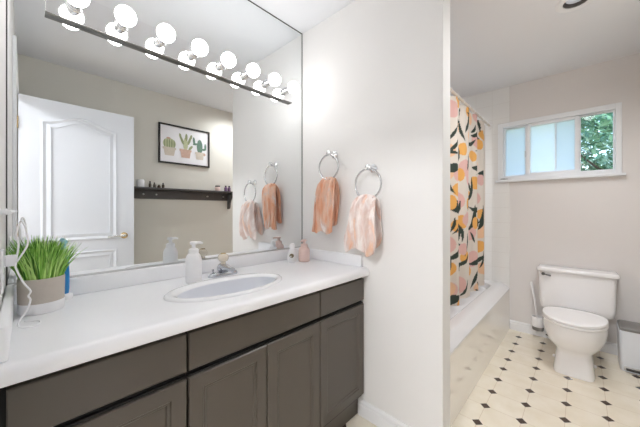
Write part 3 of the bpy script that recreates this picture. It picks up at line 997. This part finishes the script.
def small(name, label, cat, prof, c, mats, group=None, capm=None, cprof=None, capname='lid'):
    t = thing(name, label, cat, c, group)
    MB().lathe(prof, c, 24).build('body', mats, t, 40)
    if cprof:
        MB().lathe(cprof, c, 24).build(capname, capm, t, 40)
    return t
sy_ = YB + 0.055
small('candle', 'white round candle jar at the door end of the wall shelf', 'candle', [(0.03, 0), (0.033, 0.004), (0.033, 0.066), (0.030, 0.07)], (0.80, sy_, SZ), M_white, None, M_trim, [(0.028, 0.07), (0.027, 0.076), (0.004, 0.077)])
amb = mat('amber bottle glass', srgb(62, 48, 34), 0.25)
for x, h, lab in ((0.885, 0.066, 'tall dark little bottle next to the white candle on the shelf'), (0.925, 0.055, 'second dark little bottle from the white candle on the shelf'),
                  (0.968, 0.034, 'shortest dark little pot on the wall shelf'), (1.008, 0.056, 'dark little bottle farthest from the white candle')):
    r = 0.0125 if h > 0.04 else 0.016
    small('bottle', lab, 'bottle', [(r, 0), (r, h * 0.55), (r * 0.5, h * 0.7)], (x, sy_, SZ), amb, 'little dark bottles on the wall shelf', M_dark, [(r * 0.55, h * 0.7), (r * 0.55, h * 0.97), (r * 0.3, h)], 'cap')
small('jar', 'pinkish jar with a dark lid on the wall shelf', 'jar', [(0.028, 0), (0.031, 0.004), (0.031, 0.045), (0.027, 0.05)], (1.615, sy_, SZ), M_pink, None, M_dark, [(0.029, 0.05), (0.029, 0.064), (0.026, 0.066)])
for x, lab in ((1.722, 'purple bottle beside the pinkish jar, second from the shelf end'), (1.768, 'purple bottle at the far end of the wall shelf')):
    small('bottle', lab, 'bottle', [(0.018, 0), (0.019, 0.003), (0.019, 0.045), (0.010, 0.055)], (x, sy_, SZ), M_purple, 'purple bottles on the wall shelf', M_dark, [(0.011, 0.055), (0.011, 0.07), (0.009, 0.072)], 'cap')

# ------------------------------------------------------------------ bathtub
tb = thing('bathtub', 'white built-in bathtub with glossy cream front panel', 'bathtub', (2.4, 0.98, 0))
def rrect(x0, x1, y0, y1, r, z, n=8):
    pts = []
    for cx, cy, a0 in ((x1 - r, y1 - r, 0), (x0 + r, y1 - r, 90), (x0 + r, y0 + r, 180), (x1 - r, y0 + r, 270)):
        for k in range(n + 1):
            a = R(a0 + 90 * k / n)
            pts.append((cx + r * math.cos(a), cy + r * math.sin(a), z))
    return pts
tx0, tx1, ty0, ty1 = XP2 + 0.009, XF - 0.009, YT, YM - 0.009
b = MB()
b.loft([rrect(tx0, tx1, ty0, ty1, 0.003, 0.40), rrect(tx0, tx1, ty0, ty1, 0.003, 0.413), rrect(tx0, tx1, ty0 + 0.006, ty1, 0.003, 0.420), rrect(tx0, tx1, ty0 + 0.056, ty1, 0.003, 0.453), rrect(tx0, tx1, ty0 + 0.064, ty1, 0.003, 0.457), rrect(tx0, tx1, ty0 + 0.09, ty1, 0.003, 0.46),
        rrect(tx0 + 0.09, tx1 - 0.10, ty0 + 0.118, ty1 - 0.07, 0.12, 0.46), rrect(tx0 + 0.10, tx1 - 0.11, ty0 + 0.128, ty1 - 0.08, 0.12, 0.452), rrect(tx0 + 0.13, tx1 - 0.16, ty0 + 0.142, ty1 - 0.10, 0.13, 0.25), rrect(tx0 + 0.17, tx1 - 0.24, ty0 + 0.18, ty1 - 0.14, 0.14, 0.12), rrect(tx0 + 0.22, tx1 - 0.32, ty0 + 0.23, ty1 - 0.19, 0.12, 0.09)])
b.build('tub_shell', M_tub, tb, 22)
b = MB()
b.box(XP2 + 0.001, XF - 0.001, YT + 0.002, YT + 0.03, 0.0, 0.405)
b.build('front_panel', M_apron, tb)['label'] = 'glossy cream front panel'
# ------------------------------------------------------------------ curtain rod and shower curtain
RY, RZ = 0.70, 2.088
M_rod = mat('beige rod', srgb(214, 204, 192), 0.35)
rd = thing('curtain_rod', 'pale beige shower curtain rod above the bathtub', 'curtain rod', (2.4, RY, RZ))
MB().tube([(XP2 + 0.012, RY, RZ), (XF - 0.012, RY, RZ)], 0.0105, 16).build('rod', M_rod, rd, 40)
for x, s in ((XP2 + 0.008, 1), (XF - 0.008, -1)):
    MB().lathe([(0.028, 0), (0.028, 0.006 * s), (0.018, 0.016 * s), (0.0135, 0.02 * s)], (x, RY, RZ), 24, 'X').build('end_flange', M_white, rd, 40)

CX0, CX1, CZ0, CZ1 = 1.50, 3.235, 0.47, 2.066
f_, a_ = 277.37, R(43.212)
def on_curtain(u, v):
    t = (u - 320) / f_
    dx_, dy_ = math.cos(a_) + t * math.sin(a_), math.sin(a_) - t * math.cos(a_)
    d = RY / dy_
    return d * dx_, 1.2 + (210.17 - v) * d / f_
ORG, PNK, PCH, GRN, BLK = srgb(230, 172, 98), srgb(220, 178, 172), srgb(232, 192, 158), srgb(60, 70, 64), srgb(70, 56, 44)
motifs = []   # (x, z, rx, rz, rot, bend, colour) metres on the cloth
def mot(u, v, rx, rz, rot, col, bend=0.0):
    x, z = on_curtain(u, v)
    motifs.append((x, z, rx, rz, R(rot), bend, col))
for u, v, col in ((453, 108, PNK), (457.5, 100, ORG), (468, 113, ORG), (476, 118, PNK), (458, 126, PCH), (482, 136, ORG), (464, 149, ORG), (473, 156, ORG), (465, 168, PNK), (456, 190, ORG), (468, 177, PNK), (474, 183, ORG), (470, 195, ORG),
                  (452, 150, PCH), (478, 163, PCH), (468, 204, ORG), (461, 200, PNK), (455, 226, ORG), (463, 222, ORG), (472, 233, PNK), (451, 245, PNK), (480, 247, ORG), (465, 257, ORG), (452, 270, ORG), (462, 286, PNK), (470, 272, ORG), (458, 302, ORG),
                  (451, 203, PNK), (481, 214, ORG), (473, 259, PNK), (482, 268, PCH), (451, 172, PCH), (478, 198, PNK), (481, 232, PCH), (452, 292, PNK), (476, 286, PCH), (469, 136, PCH), (476, 142, PNK), (457, 175, PNK)):
    big = 1.0 if u < 475 else 1.15
    k = random.uniform(0.85, 1.1)
    mot(u, v, 0.066 * k * (1.25 if col == PNK else 1.0) * big, 0.052 * k * (1.35 if col == PNK else 1.05), random.uniform(-25, 25), col)
for u, v, L, W, rot, bend in ((450, 95, .08, .013, 70, .3), (461, 118, .10, .014, 60, .2), (463, 130, .09, .012, -70, .2), (468, 136, .10, .018, 88, .2), (475, 133, .09, .018, 40, .5), (478, 146, .12, .026, 50, .6), (472, 143, .08, .016, 15, .4),
                              (452, 148, .09, .016, -30, .4), (461, 155, .13, .015, 80, .5), (453, 167, .09, .030, 5, .2), (476, 168, .10, .026, 10, .2), (482, 174, .07, .03, 0, 0), (472, 190, .11, .020, 75, .3), (460, 183, .09, .014, 60, .3), (467, 163, .07, .012, 80, .2),
                              (456, 207, .085, .036, 15, .2), (475, 208, .12, .020, 10, .4), (473, 219, .12, .022, 65, .3), (461, 239, .09, .020, 55, .4), (455, 252, .12, .018, 40, .4), (475, 259, .12, .022, 30, .5), (464, 262, .08, .014, 25, .2),
                              (458, 272, .13, .014, 80, .3), (470, 289, .10, .030, 70, .2), (453, 300, .09, .034, 0, .2), (451, 215, .07, .012, 70, .2), (481, 222, .08, .020, 70, .2), (466, 243, .08, .013, 75, .2), (480, 260, .07, .02, 20, .3), (452, 185, .07, .014, -60, .2), (474, 280, .08, .016, 60, .2)):
    mot(u, v, L * 1.1, W * 1.15, rot, GRN, bend)
rnd = random.Random(4)
for k in range(46):
    mot(rnd.uniform(452, 484), rnd.uniform(100, 300), rnd.uniform(.05, .10), rnd.uniform(.009, .016), rnd.uniform(20, 130), GRN, rnd.uniform(.1, .5))
for k in range(12):
    mot(rnd.uniform(452, 484), rnd.uniform(100, 300), rnd.uniform(.035, .05), rnd.uniform(.04, .055), 0, rnd.choice([PCH, PNK, ORG]))
for k in range(80):
    motifs.append((rnd.uniform(1.45, 2.14), rnd.uniform(0.5, 2.05), rnd.uniform(.05, .08), rnd.uniform(.05, .075), rnd.uniform(-.5, .5), 0, rnd.choice([ORG, PNK, PCH])))
    motifs.append((rnd.uniform(1.45, 2.12), rnd.uniform(0.5, 2.05), rnd.uniform(.06, .1), rnd.uniform(.012, .024), rnd.uniform(0, 3.1), rnd.uniform(0, .4), GRN))
CREAM = srgb(220, 211, 202)
def pattern(x, z):
    c = CREAM
    for mx_, mz_, rx, rz, rot, bend, col in motifs:
        dx_, dz_ = x - mx_, z - mz_
        if abs(dx_) > 0.2 or abs(dz_) > 0.2: continue
        p = dx_ * math.cos(rot) + dz_ * math.sin(rot)
        q = -dx_ * math.sin(rot) + dz_ * math.cos(rot)
        if bend:
            q -= bend * (p * p / rx - 0.3 * rx)
        if col == GRN:
            if abs(p) < rx and abs(q) < rz * (1 - (p / rx) ** 2):
                c = col
        elif (p / rx) ** 2 + (q / rz) ** 2 < 1:
            c = col
    return c
b = MB()
NX, NZ = 330, 290
grid = []
for iz in range(NZ + 1):
    v = iz / NZ
    z = CZ0 + (CZ1 - CZ0) * v
    row = []
    for ix in range(NX + 1):
        u = ix / NX
        x = CX0 + (CX1 - CX0) * u
        amp = 0.016 + 0.006 * (1 - v)
        y = RY + amp * math.sin(x * 24 + 0.5 * math.sin(3 * v)) + 0.006 * math.sin(x * 57 + 1 + v) + 0.006
        xx = x + 0.01 * math.sin(z * 3 + 1) * (1 - v)
        if u > 0.95:   # the free edge curls
            xx -= 0.02 * ((u - 0.95) / 0.05) ** 2 * (1 - 0.5 * v)
        row.append(b.bm.verts.new((xx, y, z)))
    grid.append(row)
for a, c in zip(grid, grid[1:]):
    for i in range(NX):
        b.bm.faces.new((a[i], a[i + 1], c[i + 1], c[i]))
cu = thing('shower_curtain', 'cream shower curtain with orange and pink fruit and dark green leaves', 'shower curtain', (2.37, RY, CZ0))
cl = b.build('curtain_cloth', attr_mat('printed curtain cloth', 'print', 0.85), cu, 180)
me = cl.data
ca = me.color_attributes.new('print', 'FLOAT_COLOR', 'POINT')
off = ORIGIN[cu.name]
for i, v in enumerate(me.vertices):
    ca.data[i].color = pattern(v.co.x + off.x, v.co.z + off.z)
for k in range(12):
    x = CX0 + 0.04 + (CX1 - CX0 - 0.08) * k / 11
    pts = [(x, RY + 0.018 * math.cos(2 * math.pi * j / 20), RZ - 0.003 + 0.020 * math.sin(2 * math.pi * j / 20)) for j in range(20)]
    MB().tube(pts, 0.0018, 6, closed=True).build('curtain_ring', M_white, cu, 60)

# ------------------------------------------------------------------ toilet
TY = 0.038
tl = thing('toilet', 'white two-piece toilet with closed lid against the far wall', 'toilet', (3.0, TY, 0))
def egg(xf, xb, w, z, xc=2.82, e=2.0, n=48, eb=2.6):
    pts = []
    for k in range(n):
        a = 2 * math.pi * k / n
        c, s = math.cos(a), math.sin(a)
        ee = e if c < 0 else eb
        cx = math.copysign(abs(c) ** (2 / ee), c); sy = math.copysign(abs(s) ** (2 / ee), s)
        x = xc + cx * ((xc - xf) if c < 0 else (xb - xc))
        pts.append((x, TY + w * sy, z))
    return pts
b = MB()
b.loft([egg(2.692, 3.16, 0.114, 0.0, 2.95, 7, eb=6), egg(2.69, 3.16, 0.116, 0.012, 2.95, 7, eb=6), egg(2.70, 3.16, 0.110, 0.05, 2.95, 6, eb=6), egg(2.708, 3.16, 0.104, 0.11, 2.94, 6, eb=6), egg(2.712, 3.16, 0.100, 0.145, 2.92, 5, eb=5),
        egg(2.70, 3.16, 0.106, 0.168, 2.9, 3.2, eb=5), egg(2.668, 3.16, 0.132, 0.195, 2.87, 2.6, eb=4), egg(2.63, 3.16, 0.157, 0.235, 2.85, 2.3, eb=4), egg(2.603, 3.16, 0.173, 0.285, 2.83, 2.15, eb=4), egg(2.592, 3.16, 0.179, 0.345, 2.82, 2.1, eb=4), egg(2.594, 3.16, 0.179, 0.372, 2.82, 2.1, eb=4), egg(2.604, 3.15, 0.170, 0.376, 2.82, 2.1, eb=4)])
b.build('bowl', M_porc, tl, 60)
b = MB()
b.loft([egg(2.588, 2.96, 0.181, 0.3775, e=2.1), egg(2.582, 2.965, 0.182, 0.381, e=2.1), egg(2.582, 2.965, 0.182, 0.391, e=2.1), egg(2.588, 2.96, 0.182, 0.3945, e=2.1)])
b.build('seat', M_white, tl, 40)
b = MB()
b.loft([egg(2.590, 2.96, 0.180, 0.3975, e=2.1), egg(2.583, 2.965, 0.182, 0.401, e=2.1), egg(2.583, 2.965, 0.182, 0.411, e=2.1), egg(2.592, 2.96, 0.180, 0.417, e=2.1), egg(2.63, 2.91, 0.15, 0.421, e=2.1), egg(2.70, 2.88, 0.09, 0.4225, e=2.1)])
ld = b.build('lid', M_white, tl, 40)
for s in (-1, 1):
    MB().tube([(2.978, TY + s * 0.075 - 0.02, 0.390), (2.978, TY + s * 0.075 + 0.02, 0.390)], 0.012, 14).build('hinge', M_white, tl, 40)
b = MB()
def tank_loop(g, z, r=0.035):
    return [(x, y, z) for x, y, _ in rrect(3.168 + g * 0.6, 3.348, TY - 0.249 + g, TY + 0.242 - g, r, z, 6)]
b.loft([tank_loop(0.05, 0.320), tank_loop(0.028, 0.324), tank_loop(0.014, 0.339), tank_loop(0.008, 0.38), tank_loop(0.002, 0.64), tank_loop(0.002, 0.658)])
b.build('tank', M_porc, tl, 50)
b = MB()
def lid_loop(g, z): return rrect(3.15 + g, 3.354 - g, TY - 0.262 + g, TY + 0.254 - g, 0.03, z, 6)
b.loft([lid_loop(0.006, 0.6585), lid_loop(0.0, 0.664), lid_loop(0.0, 0.682), lid_loop(0.006, 0.691), lid_loop(0.02, 0.694)])
b.build('tank_lid', M_porc, tl, 50)
b = MB()
b.lathe([(0.013, 0), (0.013, -0.006), (0.008, -0.01), (0.008, -0.02)], (3.17, TY + 0.205, 0.634), 18, 'X')
b.tube([(3.15, TY + 0.207, 0.634), (3.147, TY + 0.185, 0.633), (3.149, TY + 0.152, 0.627)], 0.006, rads=[0.007, 0.006, 0.0075])
b.build('flush_lever', M_darktrim, tl, 40)
for s in (-1, 1):
    MB().sphere((2.95, TY + s * 0.1175, 0.018), 0.012, sz=1.0, u=14, v=8).build('bolt_cap', M_white, tl, 60)

t = thing('supply_valve', 'dark metal water supply valve by the floor beside the toilet base', 'valve', (XF, 0.215, 0.05))
b = MB()
b.lathe([(0.026, -0.0145), (0.022, -0.02), (0.008, -0.022), (0.008, -0.07)], (XF, 0.215, 0.085), 18, 'X')
b.lathe([(0.013, -0.055), (0.015, -0.06), (0.015, -0.095), (0.009, -0.1)], (XF, 0.215, 0.085), 16, 'X')
b.build('body', M_steel, t, 40)
b = MB()
b.sphere((XF - 0.082, 0.215, 0.057), 0.02, sx=0.6, sz=0.5, u=16, v=10)
b.tube([(XF - 0.082, 0.215, 0.085), (XF - 0.082, 0.215, 0.057)], 0.006)
b.build('handle', M_dark, t, 40)
MB().tube(smooth_path([(XF - 0.082, 0.215, 0.10), (XF - 0.08, 0.218, 0.18), (XF - 0.10, 0.215, 0.27), (XF - 0.10, 0.20, 0.318)]), 0.005).build('hose', M_steel, t, 60)

# ------------------------------------------------------------------ toilet brush
BX, BY = 3.305, 0.292
t = thing('brush_holder', 'white wall-mounted brush cup with a grey bottom left of the toilet', 'brush holder', (BX, BY, 0.10))
b = MB()
b.lathe([(0.044, 0.034), (0.045, 0.036), (0.047, 0.122), (0.0455, 0.124), (0.043, 0.12), (0.041, 0.04)], (BX, BY, 0.075), 32)
b.box(BX + 0.03, XF - 0.0005, BY - 0.02, BY + 0.02, 0.12, 0.19, 0.004)
b.build('cup', M_white, t, 40)
MB().lathe([(0.040, 0.0), (0.044, 0.006), (0.044, 0.034)], (BX, BY, 0.075), 32).build('bottom_cap', M_grey, t, 40)
t = thing('toilet_brush', 'white handled toilet brush leaning up out of its wall cup', 'toilet brush', (BX, BY, 0.13))
b = MB()
b.tube([(BX, BY + 0.003, 0.17), (BX + 0.006, BY + 0.02, 0.30), (BX + 0.014, BY + 0.05, 0.50), (BX + 0.015, BY + 0.052, 0.515)], 0.009, 12, rads=[0.006, 0.008, 0.0115, 0.006])
b.build('handle', M_white, t, 60)
b = MB()
rb = random.Random(2)
b.lathe([(0.006, 0.13), (0.024, 0.135), (0.028, 0.15), (0.024, 0.168), (0.006, 0.175)], (BX, BY, 0), 20)
b.build('bristles', M_grey, t, 60)

# ------------------------------------------------------------------ step bin
t = thing('trash_can', 'white step bin with a grey lid and pedal by the back wall', 'trash can', (3.15, -0.30, 0))
bx0, bx1, by0, by1 = 3.05, 3.27, -0.384, -0.210
b = MB()
b.loft([rrect(bx0 + 0.012, bx1 - 0.008, by0 + 0.01, by1 - 0.01, 0.02, 0.0), rrect(bx0 + 0.01, bx1 - 0.006, by0 + 0.008, by1 - 0.008, 0.02, 0.006), rrect(bx0 + 0.002, bx1, by0, by1, 0.02, 0.285), rrect(bx0, bx1, by0, by1, 0.02, 0.30)])
b.build('bin_body', mat('bluish white plastic', srgb(232, 236, 243), 0.35), t, 40)
b = MB()
b.loft([rrect(bx0 + 0.006, bx1 - 0.004, by0 + 0.004, by1 - 0.004, 0.018, 0.3005), rrect(bx0 + 0.004, bx1 - 0.003, by0 + 0.003, by1 - 0.003, 0.018, 0.318), rrect(bx0 + 0.012, bx1 - 0.01, by0 + 0.012, by1 - 0.012, 0.016, 0.326)])
b.build('lid', M_grey, t, 40)
b = MB()
b.box(bx0 - 0.022, bx0 + 0.01, by0 + 0.03, by1 - 0.035, 0.02, 0.032, 0.004)
b.build('pedal', M_dark, t, 40)
b = MB()
b.box(bx0 + 0.0, bx0 + 0.006, by0 + 0.02, by1 - 0.026, 0.012, 0.042, 0.002)
b.build('pedal_plate', M_steel, t, 40)

# ------------------------------------------------------------------ recessed ceiling lights
M_baffle = mat('dark ribbed baffle', srgb(96, 92, 88), 0.4)
M_refl = mat('reflector bulb', srgb(190, 198, 208), 0.25, emit=(0.95, 0.97, 1.0, 1), estr=0.12)
def downlight(label, x, y, power):
    t = thing('recessed_light', label, 'ceiling light', (x, y, H))
    b = MB()
    b.lathe([(0.060, 0.0), (0.061, -0.004), (0.088, -0.007), (0.096, -0.002), (0.096, 0.0)], (x, y, H - 0.0005), 48, cap0=False, cap1=False)
    b.build('trim_ring', M_trim, t, 50)
    b = MB()
    b.lathe([(0.0605, -0.003), (0.0585, 0.014), (0.060, 0.016), (0.060, 0.034), (0.062, 0.036), (0.066, 0.07)], (x, y, H), 48, cap0=False, cap1=False)
    b.build('baffle', M_baffle, t, 30)
    b = MB()
    b.lathe([(0.066, 0.069), (0.066, 0.11), (0.02, 0.118)], (x, y, H), 36, cap0=False)
    b.build('can', M_steel, t, 40)
    b = MB()
    b.lathe([(0.02, 0.112), (0.03, 0.07), (0.050, 0.034), (0.052, 0.024), (0.046, 0.016), (0.002, 0.010)], (x, y, H), 32, cap0=False)
    b.build('bulb', M_refl, t, 60)
    ld_ = bpy.data.lights.new('recessed_lamp', 'SPOT')
    ld_.energy = power
    ld_.spot_size = R(165); ld_.spot_blend = 1.0
    ld_.shadow_soft_size = 0.06
    ld_.color = (0.98, 0.985, 1.0)
    lo = bpy.data.objects.new('recessed_lamp', ld_)
    C.objects.link(lo)
    lo.location = (0, 0, -0.02)
    lo.parent = t
downlight('round recessed ceiling downlight with white trim near the window', RLX, RLY, CAN_POWER)
downlight('round fill downlight added out of view by the end of the partition wall', RNX, RNY, NEAR_FILL_POWER)  # invented downlight outside the view, brightens the toilet from the front
downlight('round fill downlight added out of view above the bathtub', RTX, RTY, TUB_FILL_POWER)  # invented downlight hidden by the partition, brightens the tub alcove

# added hallway lamp, unseen, sends fill light through the doorway
t = thing('hall_fill_lamp', 'round flush fill lamp added unseen in the hallway outside the door', 'ceiling light', (-1.1, 0.3, H))
MB().lathe([(0.16, 0), (0.16, -0.02), (0.15, -0.03)], (-1.1, 0.3, H - 0.0005), 32).build('base', M_trim, t, 40)
MB().lathe([(0.15, -0.03), (0.14, -0.06), (0.10, -0.085), (0.02, -0.095)], (-1.1, 0.3, H), 32).build('shade', mat('fill lamp shade', (1, 1, 1, 1), 0.4, emit=(0.97, 0.98, 1, 1), estr=HALL_FILL_POWER), t, 60)
